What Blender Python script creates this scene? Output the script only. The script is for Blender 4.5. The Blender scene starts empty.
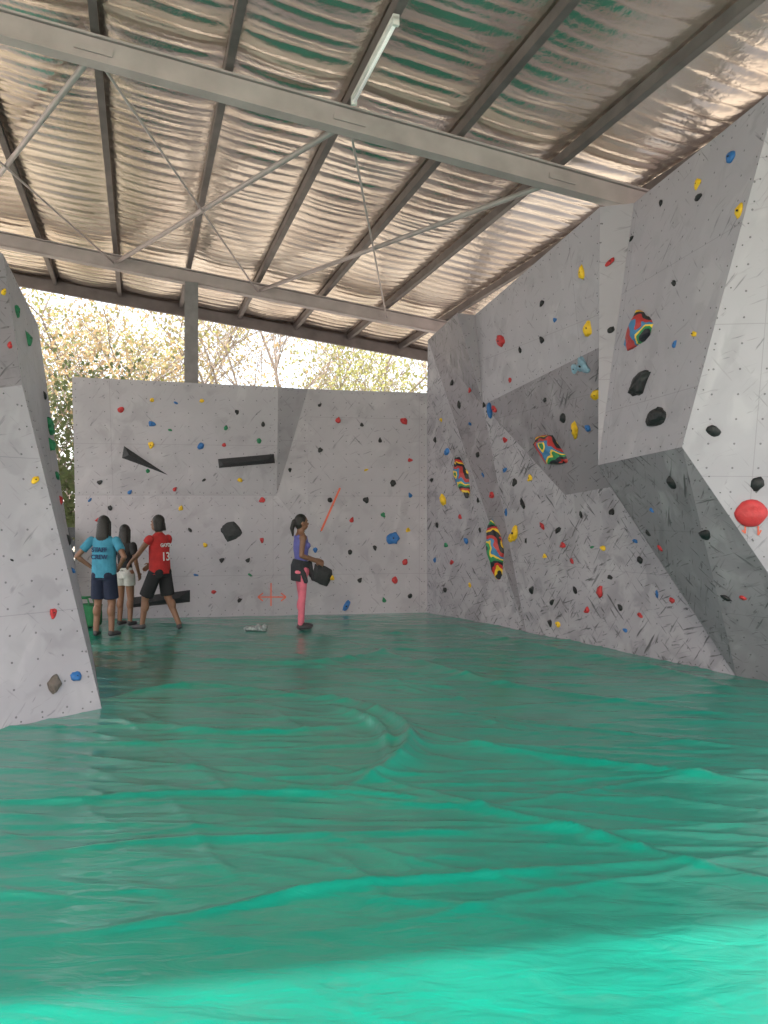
import bpy, bmesh, math, random
import numpy as np
from mathutils import Vector, Matrix, noise as mnoise
from mathutils.bvhtree import BVHTree
random.seed(7); np.random.seed(7)
scene = bpy.context.scene
try:
    scene.view_settings.view_transform = 'Standard'
except Exception: pass

# ------------------------------------------------------------- helpers
CAMH = 1.6; F = 770.0
def S(a, b, d):            # image pixel (a,b) unprojected from the camera to given depth d -> metres
    return Vector(((a-384)/F*d, d, CAMH+(512-b)/F*d))
def G(a, b):               # ground point
    d = F*CAMH/(b-512.0); p = S(a, b, d); p.z = 0; return p

def link(o):
    scene.collection.objects.link(o); return o
def mesh_obj(name, bm=None, mats=(), smooth=False, me=None):
    if me is None:
        me = bpy.data.meshes.new(name); bm.to_mesh(me); bm.free()
    for m in mats: me.materials.append(m)
    if smooth:
        me.polygons.foreach_set('use_smooth', [True]*len(me.polygons))
    return link(bpy.data.objects.new(name, me))

def nodes_of(m):
    m.use_nodes = True; nt = m.node_tree; return nt, nt.nodes['Principled BSDF']
def mat(name, col, rough=0.6, metal=0.0, var=0.12, scale=8, bump=0.0, bscale=40, spec=0.5):
    m = bpy.data.materials.new(name); nt, b = nodes_of(m)
    N = nt.nodes; L = nt.links
    tc = N.new('ShaderNodeTexCoord'); nz = N.new('ShaderNodeTexNoise'); nz.inputs['Scale'].default_value = scale
    nz.inputs['Detail'].default_value = 4
    L.new(tc.outputs['Object'], nz.inputs['Vector'])
    cr = N.new('ShaderNodeValToRGB')
    c0 = [max(0, c*(1-var)) for c in col]; c1 = [min(1, c*(1+var)) for c in col]
    cr.color_ramp.elements[0].color = (*c0, 1); cr.color_ramp.elements[1].color = (*c1, 1)
    cr.color_ramp.elements[0].position = .3; cr.color_ramp.elements[1].position = .7
    L.new(nz.outputs['Fac'], cr.inputs['Fac']); L.new(cr.outputs['Color'], b.inputs['Base Color'])
    b.inputs['Roughness'].default_value = rough; b.inputs['Metallic'].default_value = metal
    b.inputs['Specular IOR Level'].default_value = spec
    if bump:
        n2 = N.new('ShaderNodeTexNoise'); n2.inputs['Scale'].default_value = bscale; n2.inputs['Detail'].default_value = 5
        L.new(tc.outputs['Object'], n2.inputs['Vector'])
        bp = N.new('ShaderNodeBump'); bp.inputs['Strength'].default_value = bump; bp.inputs['Distance'].default_value = .01
        L.new(n2.outputs['Fac'], bp.inputs['Height']); L.new(bp.outputs['Normal'], b.inputs['Normal'])
    return m

def box(bm, a, b, w, h, up=Vector((0, 0, 1)), mi=0):
    a = Vector(a); b = Vector(b); d = (b-a).normalized()
    s = d.cross(up)
    if s.length < 1e-4: s = d.cross(Vector((0, 1, 0)))
    s.normalize(); t = s.cross(d).normalized()
    vs = []
    for p in (a, b):
        for i, j in ((-1, -1), (1, -1), (1, 1), (-1, 1)):
            vs.append(bm.verts.new(p+s*(w/2*i)+t*(h/2*j)))
    for f in ((0, 1, 2, 3), (7, 6, 5, 4), (0, 4, 5, 1), (1, 5, 6, 2), (2, 6, 7, 3), (3, 7, 4, 0)):
        fc = bm.faces.new([vs[k] for k in f]); fc.material_index = mi
    return vs
def tube(bm, a, b, ra, rb, n=8, mi=0, cap=True):
    a = Vector(a); b = Vector(b); d = (b-a).normalized()
    s = d.orthogonal().normalized(); t = d.cross(s)
    r0 = [bm.verts.new(a+(s*math.cos(2*math.pi*k/n)+t*math.sin(2*math.pi*k/n))*ra) for k in range(n)]
    r1 = [bm.verts.new(b+(s*math.cos(2*math.pi*k/n)+t*math.sin(2*math.pi*k/n))*rb) for k in range(n)]
    for k in range(n):
        f = bm.faces.new((r0[k], r0[(k+1) % n], r1[(k+1) % n], r1[k])); f.material_index = mi; f.smooth = True
    if cap:
        f = bm.faces.new(r0[::-1]); f.material_index = mi
        f = bm.faces.new(r1); f.material_index = mi

# ------------------------------------------------------------- materials
def wall_material(name, base, seam=1.22, su=0.0, sv=0.0, scuff=.5, sthr=.44, dth=0.0):
    m = bpy.data.materials.new(name); nt, b = nodes_of(m); N = nt.nodes; L = nt.links
    uv = N.new('ShaderNodeUVMap'); uv.uv_map = 'UVMap'
    sep = N.new('ShaderNodeSeparateXYZ'); L.new(uv.outputs['UV'], sep.inputs[0])
    def M(op, a, c=None, d=None):
        n = N.new('ShaderNodeMath'); n.operation = op
        for i, x in enumerate((a, c, d)):
            if x is None: continue
            if isinstance(x, (int, float)): n.inputs[i].default_value = x
            else: L.new(x, n.inputs[i])
        return n.outputs[0]
    def cell(o, per, off=0.0):
        x = M('ADD', o, 50+off); x = M('DIVIDE', x, per); x = M('FRACT', x); x = M('SUBTRACT', x, .5); return M('MULTIPLY', x, per)
    gx = cell(sep.outputs[0], .2); gy = cell(sep.outputs[1], .2)
    dist = M('SQRT', M('ADD', M('MULTIPLY', gx, gx), M('MULTIPLY', gy, gy)))
    tn = M('LESS_THAN', dist, .0085)
    ex = M('ABSOLUTE', cell(sep.outputs[0], seam*2, su)); ey = M('ABSOLUTE', cell(sep.outputs[1], seam, sv))
    sm = M('MAXIMUM', M('LESS_THAN', ex, .003), M('LESS_THAN', ey, .003))
    n1 = N.new('ShaderNodeTexNoise'); n1.inputs['Scale'].default_value = .9; n1.inputs['Detail'].default_value = 3; n1.inputs['Roughness'].default_value = .5
    L.new(uv.outputs['UV'], n1.inputs['Vector'])
    cr = N.new('ShaderNodeValToRGB'); cr.color_ramp.elements[0].position = .3; cr.color_ramp.elements[1].position = .72
    cr.color_ramp.elements[0].color = (*[c*.90 for c in base], 1); cr.color_ramp.elements[1].color = (*[min(1, c*1.05) for c in base], 1)
    L.new(n1.outputs['Fac'], cr.inputs['Fac'])
    def scuffs(rotz, sc, loc, thr, zthr):
        mp0 = N.new('ShaderNodeMapping'); mp0.inputs['Rotation'].default_value = (0, 0, rotz); L.new(uv.outputs['UV'], mp0.inputs['Vector'])
        mp = N.new('ShaderNodeMapping'); mp.inputs['Scale'].default_value = sc; mp.inputs['Location'].default_value = loc
        L.new(mp0.outputs[0], mp.inputs['Vector'])
        n2 = N.new('ShaderNodeTexNoise'); n2.inputs['Scale'].default_value = 1; n2.inputs['Detail'].default_value = 3; n2.inputs['Distortion'].default_value = .5
        L.new(mp.outputs[0], n2.inputs['Vector'])
        n3 = N.new('ShaderNodeTexNoise'); n3.inputs['Scale'].default_value = 1.5; n3.inputs['Detail'].default_value = 3
        mp3 = N.new('ShaderNodeMapping'); mp3.inputs['Location'].default_value = (loc[0]+9, loc[1]+4, 0); L.new(uv.outputs['UV'], mp3.inputs['Vector']); L.new(mp3.outputs[0], n3.inputs['Vector'])
        return M('MULTIPLY', M('MINIMUM', M('MULTIPLY', M('MAXIMUM', M('SUBTRACT', n2.outputs['Fac'], thr), 0.0), 12.0), 1.0),
                 M('MINIMUM', M('MULTIPLY', M('MAXIMUM', M('SUBTRACT', n3.outputs['Fac'], zthr), 0.0), 6.0), 1.0))
    sc = M('MAXIMUM', scuffs(.65, (28, 3.4, 1), (0, 0, 0), .635-dth, sthr), scuffs(-.75, (32, 3.6, 1), (7, 3, 0), .64-dth, sthr+.02))
    sc = M('MAXIMUM', sc, scuffs(1.25, (36, 4, 1), (17, 13, 0), .645-dth, sthr+.03))
    smudge = M('MULTIPLY', scuffs(.3, (4, 3, 1), (3, 8, 0), .5, sthr+.04), .28*scuff)
    ch = M('MULTIPLY', scuffs(.2, (3, 2, 1), (31, 5, 0), .52, .45), .25)
    dark = M('MINIMUM', M('ADD', M('ADD', M('ADD', M('MULTIPLY', tn, .65), M('MULTIPLY', sm, .25)), M('MULTIPLY', sc, scuff)), smudge), .85)
    mc = N.new('ShaderNodeMixRGB'); L.new(ch, mc.inputs[0]); L.new(cr.outputs[0], mc.inputs[1]); mc.inputs[2].default_value = (.58, .56, .59, 1)
    mx = N.new('ShaderNodeMixRGB'); L.new(dark, mx.inputs[0]); L.new(mc.outputs[0], mx.inputs[1]); mx.inputs[2].default_value = (.05, .05, .055, 1)
    L.new(mx.outputs[0], b.inputs['Base Color']); b.inputs['Roughness'].default_value = .55
    bp = N.new('ShaderNodeBump'); bp.inputs['Strength'].default_value = .2; bp.inputs['Distance'].default_value = .003
    L.new(M('SUBTRACT', 1.0, M('MAXIMUM', sm, tn)), bp.inputs['Height']); L.new(bp.outputs[0], b.inputs['Normal'])
    return m
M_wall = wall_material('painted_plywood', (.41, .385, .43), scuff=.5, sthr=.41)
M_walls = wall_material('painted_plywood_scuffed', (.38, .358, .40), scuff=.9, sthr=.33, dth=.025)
M_walld = wall_material('painted_plywood_shaded', (.265, .24, .27), scuff=.85, sthr=.35, dth=.02)  # same painted ply, shade of undersides and darker faces put into base colour
M_screw = mat('screw_zinc', (.12, .12, .12), .5, .6)
M_edge = mat('plywood_edge', (.42, .38, .33), .8)

HC = {}
for k, c in dict(k=(.015, .016, .018), r=(.50, .035, .04), y=(.80, .50, .02), b=(.03, .15, .42), g=(.02, .20, .09),
                 c=(.22, .36, .46), o=(.75, .18, .05), n=(.12, .10, .09), w=(.6, .6, .58)).items():
    HC[k] = mat('hold_resin_'+k, c, .55, 0, .15, 20, .4, 60)
hkeys = list(HC.keys())
def rasta():
    m = bpy.data.materials.new('marbled_resin'); nt, b = nodes_of(m); N = nt.nodes; L = nt.links
    tc = N.new('ShaderNodeTexCoord')
    v = N.new('ShaderNodeTexWave'); v.wave_profile = 'SAW'; v.bands_direction = 'DIAGONAL'; v.inputs['Scale'].default_value = 1.3; v.inputs['Distortion'].default_value = 5.5
    v.inputs['Detail'].default_value = 2.0; v.inputs['Detail Scale'].default_value = 1.8
    L.new(tc.outputs['Object'], v.inputs['Vector'])
    cr = N.new('ShaderNodeValToRGB'); cr.color_ramp.interpolation = 'CONSTANT'
    cols = [(0, (.02, .02, .025)), (.17, (.75, .5, .03)), (.27, (.50, .03, .03)), (.40, (.02, .02, .03)), (.55, (.03, .24, .09)), (.67, (.8, .55, .05)), (.74, (.05, .2, .4)), (.84, (.45, .04, .04))]
    el = cr.color_ramp.elements
    el[0].position = 0; el[0].color = (*cols[0][1], 1); el[1].position = cols[1][0]; el[1].color = (*cols[1][1], 1)
    for p, c in cols[2:]:
        e = el.new(p); e.color = (*c, 1)
    L.new(v.outputs['Fac'], cr.inputs[0]); L.new(cr.outputs[0], b.inputs['Base Color']); b.inputs['Roughness'].default_value = .5
    return m
M_rasta = rasta()
M_black = mat('black_textured', (.03, .032, .036), .6, 0, .2, 30, .4, 80)
M_steel = mat('galvanised_steel', (.46, .40, .40), .5, .2, .15, 3)
M_steeld = mat('purlin_steel', (.19, .165, .165), .5, .5, .2, 4)
M_tape = mat('orange_tape', (.75, .16, .10), .7)

# ------------------------------------------------------------- walls
GYMPT = Vector((-.5, 5.0, 1.2))
all_walls = []
def build_wall(name, V, faces, mats):
    bm = bmesh.new(); uvl = bm.loops.layers.uv.new('UVMap')
    vm = {k: bm.verts.new(v) for k, v in V.items()}
    info = []
    for names, mi in faces:
        pts = [V[n] for n in names]
        nrm = Vector((0, 0, 0))
        for i in range(1, len(pts)-1): nrm += (pts[i]-pts[0]).cross(pts[i+1]-pts[0])
        nrm.normalize(); c = sum(pts, Vector())/len(pts)
        nm = list(names)
        if nrm.dot(GYMPT-c) < 0: nm.reverse(); nrm = -nrm; pts.reverse()
        f = bm.faces.new([vm[n] for n in nm]); f.material_index = mi
        U = Vector((0, 0, 1)).cross(nrm).normalized(); W = nrm.cross(U)
        for lp in f.loops: lp[uvl].uv = (lp.vert.co.dot(U), lp.vert.co.dot(W))
        info.append((pts, nrm))
    bmesh.ops.triangulate(bm, faces=[f for f in bm.faces if len(f.verts) > 4])
    tree = BVHTree.FromBMesh(bm)
    o = mesh_obj(name, bm, mats+[M_edge])
    sd = o.modifiers.new('ply', 'SOLIDIFY'); sd.thickness = .03; sd.offset = -1; sd.material_offset_rim = 3
    sb = bmesh.new()
    for pts, nrm in info:
        n = len(pts); c = sum(pts, Vector())/n
        for i in range(n):
            a, b = pts[i], pts[(i+1) % n]; e = b-a; Ln = e.length
            if Ln < .5: continue
            e.normalize(); inn = nrm.cross(e)
            if inn.dot(c-a) < 0: inn = -inn
            k = int(Ln/.16)
            for j in range(1, k):
                p = a+e*(Ln*j/k)+inn*.045
                hit = tree.find_nearest(p)
                if hit[0] is None or (hit[0]-p).length > .03: continue
                q = hit[0]; nn = nrm
                tube(sb, q-nn*.002, q+nn*.003, .007, .006, 6)
    so = mesh_obj('screws', sb, [M_screw]); so.parent = o
    all_walls.append(tree)
    return o

B = dict(bl=G(75, 620), bm=G(308, 615.5), br=G(427, 613), sl=S(74, 495, 11.4), sm=S(276, 495, 11.75), sr=S(308, 535, 11.9),
         tl=S(72, 377, 11.15), tm=S(278, 387, 11.55), tm2=S(308, 389, 11.9), tr=S(424, 393, 12.2))
B['tm2'].y = B['bm'].y; B['sr'].x = B['bm'].x; B['sr'].y = B['bm'].y; B['tm2'].x = B['bm'].x
B['sl'].x = B['bl'].x; B['sl'].y = B['bl'].y
B['tr'].x = B['br'].x; B['tr'].y = B['br'].y
t = (B['sm'].x-B['bl'].x)/(B['bm'].x-B['bl'].x); B['sm'].y = B['bl'].y+t*(B['bm'].y-B['bl'].y)
wall_back = build_wall('wall_back', B, [(('bl', 'bm', 'sr', 'sm', 'sl'), 1), (('sl', 'sm', 'tm', 'tl'), 0), (('sm', 'sr', 'tm2', 'tm'), 0),
                                       (('bm', 'br', 'tr', 'tm2', 'sr'), 0)], [M_wall, M_wall, M_walld])
def plane_hit(a, b, p0, p1, p2):
    n = (p1-p0).cross(p2-p0); o = Vector((0, 0, CAMH)); r = S(a, b, 1)-o
    return o+r*((p0-o).dot(n)/r.dot(n))
R = dict(br=B['br'].copy(), tr=S(424, 393, 12.2), a=S(428, 340, 12.0), b=S(457, 313, 10.6), c=S(475, 315, 10.75), d=S(600, 207, 8.0),
         e=S(634, 203, 7.9), g=S(598, 465, 7.9), m=S(682, 447, 6.35), h=S(483, 405, 10.85), k=S(565, 495, 9.45), j=S(611, 487, 8.8),
         f1=G(526, 632), w=G(737, 678), n2=G(855, 700))
R['tr'] = B['tr'].copy()
R['f'] = plane_hit(779, 86, R['e'], R['g'], R['m'])
R['i'] = plane_hit(600, 347, R['c'], R['d'], R['h'])
R['gi'] = S(600, 462, 8.25)
R['r'] = Vector((5.6, 5.55, 4.85)); R['s'] = Vector((5.6, 6.4, 0))
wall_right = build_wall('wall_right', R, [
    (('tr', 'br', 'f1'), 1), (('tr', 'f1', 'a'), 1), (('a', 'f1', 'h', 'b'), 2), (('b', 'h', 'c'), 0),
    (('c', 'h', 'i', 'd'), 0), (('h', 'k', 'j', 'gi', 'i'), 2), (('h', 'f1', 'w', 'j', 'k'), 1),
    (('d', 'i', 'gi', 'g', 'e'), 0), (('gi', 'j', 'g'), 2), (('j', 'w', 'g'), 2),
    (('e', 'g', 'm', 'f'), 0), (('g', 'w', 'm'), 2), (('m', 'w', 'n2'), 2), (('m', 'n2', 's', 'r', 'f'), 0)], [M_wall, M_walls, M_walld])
Lw = dict(c0=G(102, 710), b0=G(-300, 800), cb=G(93, 655), k1=S(22, 385, 6.15), k0=S(-300, 430, 4.6), t1=S(3, 254, 6.35), t0=S(-300, 60, 4.8),
          kb=S(66, 520, 8.6), tb=S(38, 325, 8.6))
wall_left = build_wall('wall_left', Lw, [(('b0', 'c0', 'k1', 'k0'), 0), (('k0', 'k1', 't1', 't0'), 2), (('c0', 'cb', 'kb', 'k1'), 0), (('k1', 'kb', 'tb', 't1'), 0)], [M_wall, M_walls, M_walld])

ORG = Vector((0, 0, CAMH))
def hit(px, py, which=None):
    r = (S(px, py, 1)-ORG).normalized(); best = None
    for i, t in enumerate(all_walls):
        if which is not None and i != which: continue
        h = t.ray_cast(ORG, r)
        if h[0] is not None and (best is None or h[3] < best[3]): best = h
    if best is None: return None
    n = best[1]
    if n.dot(r) > 0: n = -n
    return best[0], n, best[3]

# ------------------------------------------------------------- holds
def add_hold(bm, loc, n, r, ck, rng, asp=None, ang=None, thick=.5):
    z = Vector((0, 0, 1)); U = z.cross(n).normalized(); W = n.cross(U)
    ang = rng.uniform(0, 3.14) if ang is None else ang
    U2 = U*math.cos(ang)+W*math.sin(ang); W2 = -U*math.sin(ang)+W*math.cos(ang)
    kind = rng.choice('abcd')
    asp = {'a': rng.uniform(.75, .95), 'b': rng.uniform(.42, .6), 'c': rng.uniform(.6, .8), 'd': rng.uniform(.7, .9)}[kind] if asp is None else asp
    ret = bmesh.ops.create_icosphere(bm, subdivisions=2 if r < .08 else 3, radius=1)
    off = Vector((rng.random()*50, rng.random()*50, rng.random()*50))
    tilt = rng.uniform(.15, .45)*(1 if rng.random() < .5 else -1)
    vs = ret['verts']; fs = set()
    for v in vs:
        c = v.co.copy()
        dsp = 1+.32*mnoise.noise(c*1.3+off)+.14*mnoise.noise(c*3.2+off)
        if kind == 'c': c.y *= 1-.5*c.x
        if kind == 'd': dsp *= 1-.16*math.cos(3*math.atan2(c.y, c.x))
        c = c*dsp
        top = c.z*thick+tilt*c.y*.6
        if kind == 'b': top -= .25*math.exp(-(c.y/.3)**2)*(1 if c.z > .3 else 0)
        if v.co.z < 0: top = -.05
        v.co = loc+U2*(c.x*r)+W2*(c.y*r*asp)+n*(max(-.05, top)*r)
        fs.update(v.link_faces)
    mi = hkeys.index(ck)
    for f in fs: f.material_index = mi; f.smooth = kind != 'd'
    tube(bm, loc+n*(thick*r*.75), loc+n*(thick*r*1.02), r*.13, r*.13, 8, hkeys.index('k'))

back = """121,410,r,4 152,400,y,2.5 176,403,b,2.5 202,401,y,2.5 152,424,b,4 151,445,y,4 237,412,k,3 201,446,b,4 259,441,g,3 263,424,k,3 148,471,g,2.5
240,480,y,3 204,480,k,2.5 175,489,r,3 262,500,r,3.5 320,450,k,3 338,420,r,3.5 404,421,r,4.5 380,440,k,3 393,483,k,4
366,470,y,2.5 410,460,r,3 366,500,k,3.5 393,538,b,7 350,552,k,3 375,548,k,3 405,562,r,3.5 410,495,b,3 346,606,b,7 395,580,r,4 332,578,y,3 222,560,k,3
250,575,g,3 262,540,r,3 214,592,r,3 240,600,k,3 181,508,y,3 130,492,b,3 100,482,k,3 110,508,k,3 224,445,r,2.5
170,430,g,2.5 226,428,g,3 362,425,k,2.5 330,500,k,3 352,520,r,3 383,515,g,3 408,530,y,3 315,550,b,3
360,580,k,3 384,600,g,3 410,596,k,3 205,545,y,3 190,530,k,3 248,560,k,3 196,575,b,3 90,500,b,3 98,520,r,3 290,470,k,2.5 320,405,k,2.5"""
right = """501,341,r,7.5 542,303,k,4 582,272,y,7 610,262,r,6 589,328,y,8 583,366,c,9 575,369,c,5 542,340,k,4 596,395,y,6 611,330,k,4 575,430,y,8.5 588,428,b,4 563,418,k,5
490,411,b,8 495,409,r,5 484,405,k,3 452,383,k,3.5 459,405,k,4 470,424,b,3 447,452,b,4 443,500,y,6 432,480,k,3 437,525,k,3 460,517,r,3 466,541,b,4 452,562,r,3
478,500,k,3 515,533,y,8 511,538,y,5 523,504,k,6 526,541,k,3 542,526,r,5 558,530,k,5 563,545,r,4 572,561,r,3.5 545,556,y,3 600,591,r,6.5 575,590,k,4
552,602,k,4 558,624,y,4 550,623,k,4 620,607,k,4 625,630,b,3 657,594,b,4 672,600,r,4 640,560,k,4 648,533,k,4 652,510,b,3 635,541,b,4 612,512,k,4 603,548,y,4 530,478,y,4 505,470,b,4
515,482,k,4 581,515,k,4 592,547,g,3 610,577,k,4 660,548,r,4 492,495,r,4 506,512,b,4 480,530,k,3 532,590,k,4 587,610,r,4 640,615,r,4 470,585,y,3 445,590,k,3
446,545,g,3 435,560,b,3 435,440,k,3 441,420,y,2.5 510,380,r,3 520,350,k,3.5 545,400,k,3 555,320,b,3 505,440,r,3.5 470,390,r,3 478,455,k,3 483,475,b,3 500,540,r,4
731,157,b,7.5 698,184,y,6 699,197,k,6 740,211,y,8 661,203,k,4 675,344,b,4 694,334,y,5.5 713,431,k,7 674,283,k,5 632,238,k,4
757,484,k,7.5 672,482,k,7 706,534,k,7 726,598,k,6 743,598,r,4"""
left = """35,480,y,5.5 53,613,r,5.5 76,676,b,6.5 16,312,g,7 27,338,g,8 46,362,b,10 44,395,k,5 49,428,g,10 50,444,g,10 56,475,g,7 60,500,r,5 68,540,k,6 72,570,b,5 4,292,y,4 10,345,r,4 12,560,k,2"""
def holds(name, txt, seed):
    rng = random.Random(seed); bm = bmesh.new()
    for tkn in txt.split():
        a, b, ck, s = tkn.split(','); h = hit(float(a), float(b))
        if h is None: continue
        loc, n, d = h; r = float(s)*loc.y/F
        if seed == 1: r *= .9
        tall = (ck == 'y' and float(s) > 6.5)
        add_hold(bm, loc, n, r, ck, rng, asp=.55 if tall else None, ang=1.4 if tall else None)
    return mesh_obj(name, bm, [HC[k] for k in hkeys])
holds('climbing_holds', back, 1); holds('climbing_holds', right, 2); holds('climbing_holds', left, 3)

def macro(name, px, py, half_w, half_h, ang, m, seed, thick=.35, facet=True, tri=0.0, rnd=False):
    loc, n, d = hit(px, py); r = half_w*loc.y/F; asp = half_h/half_w
    rng = random.Random(seed); bm = bmesh.new(); z = Vector((0, 0, 1)); U = z.cross(n).normalized(); W = n.cross(U)
    U2 = U*math.cos(ang)+W*math.sin(ang); W2 = -U*math.sin(ang)+W*math.cos(ang)
    bmesh.ops.create_icosphere(bm, subdivisions=3, radius=1); off = Vector((rng.random()*9, seed, 3))
    for v in bm.verts:
        if rnd:
            c = v.co*(1+.10*mnoise.noise(v.co*1.5+off))
            c.z -= .45*math.exp(-((c.y-.25)/.16)**2)*max(0, c.z)
        else:
            c = v.co*(1+.22*mnoise.noise(v.co*1.5+off)+.12*mnoise.noise(v.co*4+off))
            pinch = (1-.55*abs(c.x)) if tri == 0 else (1-tri*(c.y+.4)*.6)
            if tri: c.x *= pinch
            else: c.y *= pinch*1.35
        v.co = U2*(c.x*r)+W2*(c.y*r*asp)+n*(max(-.03, c.z*thick)*r)
    for f in bm.faces: f.smooth = not facet
    o = mesh_obj(name, bm, [m, HC['k']]); o.location = loc
    return o
macro('macro_hold', 551, 450, 28, 11, -.50, M_rasta, 1)
macro('macro_hold', 463, 477, 22, 9, -1.2, M_rasta, 2)
macro('macro_hold', 497, 550, 30, 9, -1.5, M_rasta, 3)
macro('macro_hold', 640, 328, 28, 18, .12, M_rasta, 4, tri=.9)
macro('macro_hold', 231, 531, 11, 8, -.3, M_black, 6, .2)
macro('macro_hold', 322, 575, 12, 8, -1.1, M_black, 9)
macro('macro_hold', 641, 384, 19, 8, .55, HC['k'], 5, .5)
macro('macro_hold', 658, 417, 18, 9, .05, HC['k'], 7, .5, tri=.5)
macro('macro_hold', 751, 513, 15, 14, 0, HC['r'], 8, .5, facet=False, rnd=True)
macro('macro_hold', 54, 684, 10, 6, 1.3, HC['n'], 11, .6)

def volume(name, pix, ridge, h):
    pts = []
    for a, b in pix:
        q = hit(a, b); pts.append(q[0]); n = q[1]
    rd = [hit(a, b)[0]+n*h for a, b in ridge]
    bm = bmesh.new(); vs = [bm.verts.new(p) for p in pts]; rv = [bm.verts.new(p) for p in rd]
    bmesh.ops.convex_hull(bm, input=vs+rv)
    bmesh.ops.recalc_face_normals(bm, faces=bm.faces)
    return mesh_obj(name, bm, [M_black])
volume('wedge_volume', [(124, 446), (122, 458), (168, 475)], [(131, 454)], .16)
volume('wedge_volume', [(218, 459), (274, 454), (275, 463), (219, 468)], [(224, 463), (268, 459)], .15)
volume('wedge_volume', [(128, 598), (190, 590), (190, 602), (128, 608)], [(135, 603), (180, 597)], .15)

def tape(pairs, name, w=.03):
    bm = bmesh.new()
    for (a, b), (c, d) in pairs:
        p, n, _ = hit(a, b); q, n2, _ = hit(c, d)
        box(bm, p+n*.006, q+n2*.006, w, .004, up=n)
    return mesh_obj(name, bm, [M_tape])
tape([((340, 488), (321, 531))], 'tape_marking', .03)
tape([((258, 597), (286, 597)), ((258, 597), (263, 593)), ((258, 597), (263, 601)), ((286, 597), (281, 593)), ((286, 597), (281, 601)), ((271, 583), (271, 606))], 'tape_marking', .018)
tape([((745, 526), (745, 533)), ((745, 533), (742, 530)), ((758, 526), (758, 535)), ((758, 535), (761, 530))], 'tape_marking', .012)

# ------------------------------------------------------------- roof
E = Vector((.953, .302, 0)).normalized(); D = Vector((-.302, .953, 0)).normalized()
def RZ(u): return 5.43-.113*u
def RP(u, v, dz=0): p = E*u+D*v; p.z = RZ(u)+dz; return p
V0, V1 = -3.5, 15.35; U0, U1 = -9.0, 7.2
def vn(x, y, seed):
    rs = np.random.RandomState(seed); T = rs.rand(256, 256)
    xi = np.floor(x).astype(int); yi = np.floor(y).astype(int); fx = x-xi; fy = y-yi
    fx = fx*fx*fx*(fx*(fx*6-15)+10); fy = fy*fy*fy*(fy*(fy*6-15)+10)
    g = lambda i, j: T[i % 256, j % 256]
    return (g(xi, yi)*(1-fx)+g(xi+1, yi)*fx)*(1-fy)+(g(xi, yi+1)*(1-fx)+g(xi+1, yi+1)*fx)*fy
def grid_mesh(name, X, Y, Z, mats, keep=None):
    ny, nx = X.shape
    co = np.stack([X, Y, Z], -1).reshape(-1, 3)
    idx = np.arange(nx*ny).reshape(ny, nx)
    fa = np.stack([idx[:-1, :-1], idx[:-1, 1:], idx[1:, 1:], idx[1:, :-1]], -1).reshape(-1, 4)
    if keep is not None:
        kp = keep.reshape(-1); fa = fa[kp[fa].all(1)]
        used = np.zeros(len(co), bool); used[fa.ravel()] = True; remap = np.cumsum(used)-1
        co = co[used]; fa = remap[fa]
    me = bpy.data.meshes.new(name); me.from_pydata(co.tolist(), [], fa.tolist())
    return mesh_obj(name, None, mats, True, me)
us = np.arange(U0, U1, .092); vs = np.arange(V0, V1, .02)
UU, VV = np.meshgrid(us, vs)
ph = (UU+.36)/1.105
sag = np.abs(np.sin(np.pi*ph))**.7
bay = np.floor(ph)
wv = VV+.08*vn(UU*.9+bay*13, VV*.8, 3)
cyc = (wv/.235) % 1.0
rib = np.exp(-((cyc-.5)/.16)**2)
flap = vn(np.floor(wv/.235)*3.1+bay*17+.5, bay*5.3+.5, 77)-.5
H = .27-.045*sag*(.6+.8*vn(bay*7.3, VV*.6, 5))+sag*(.016*rib+.024*flap*(cyc-.5)*1.6+.011*(vn(UU*2.2+bay*11, VV*7, 8)-.5)+.022*(vn(UU*1.3+bay*5, VV*1.8, 9)-.5))
P = np.stack([UU*E.x+VV*D.x, UU*E.y+VV*D.y, 5.43-.113*UU+H], -1)
M_foil = bpy.data.materials.new('reflective_foil'); nt, b = nodes_of(M_foil); N = nt.nodes; L = nt.links
tc = N.new('ShaderNodeTexCoord'); nz = N.new('ShaderNodeTexNoise'); nz.inputs['Scale'].default_value = .9; nz.inputs['Detail'].default_value = 6
L.new(tc.outputs['Object'], nz.inputs['Vector']); cr = N.new('ShaderNodeValToRGB')
cr.color_ramp.elements[0].position = .35; cr.color_ramp.elements[0].color = (.76, .65, .57, 1)
cr.color_ramp.elements[1].position = .65; cr.color_ramp.elements[1].color = (.98, .88, .80, 1)
L.new(nz.outputs['Fac'], cr.inputs[0]); L.new(cr.outputs[0], b.inputs['Base Color'])
b.inputs['Metallic'].default_value = .95; b.inputs['Roughness'].default_value = .22
nb = N.new('ShaderNodeTexNoise'); nb.inputs['Scale'].default_value = 16; nb.inputs['Detail'].default_value = 4; L.new(tc.outputs['Object'], nb.inputs['Vector'])
bp = N.new('ShaderNodeBump'); bp.inputs['Strength'].default_value = .3; bp.inputs['Distance'].default_value = .02
L.new(nb.outputs['Fac'], bp.inputs['Height']); L.new(bp.outputs[0], b.inputs['Normal'])
grid_mesh('ceiling', P[..., 0], P[..., 1], P[..., 2], [M_foil])
bm = bmesh.new()
q = [bm.verts.new(RP(u, v, .36)) for u, v in ((U0, V0), (U1, V0), (U1, V1), (U0, V1))]
bm.faces.new(q); mesh_obj('roof_sheet', bm, [mat('roof_zinc', (.5, .5, .5), .5, .5)])
bm = bmesh.new()
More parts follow.
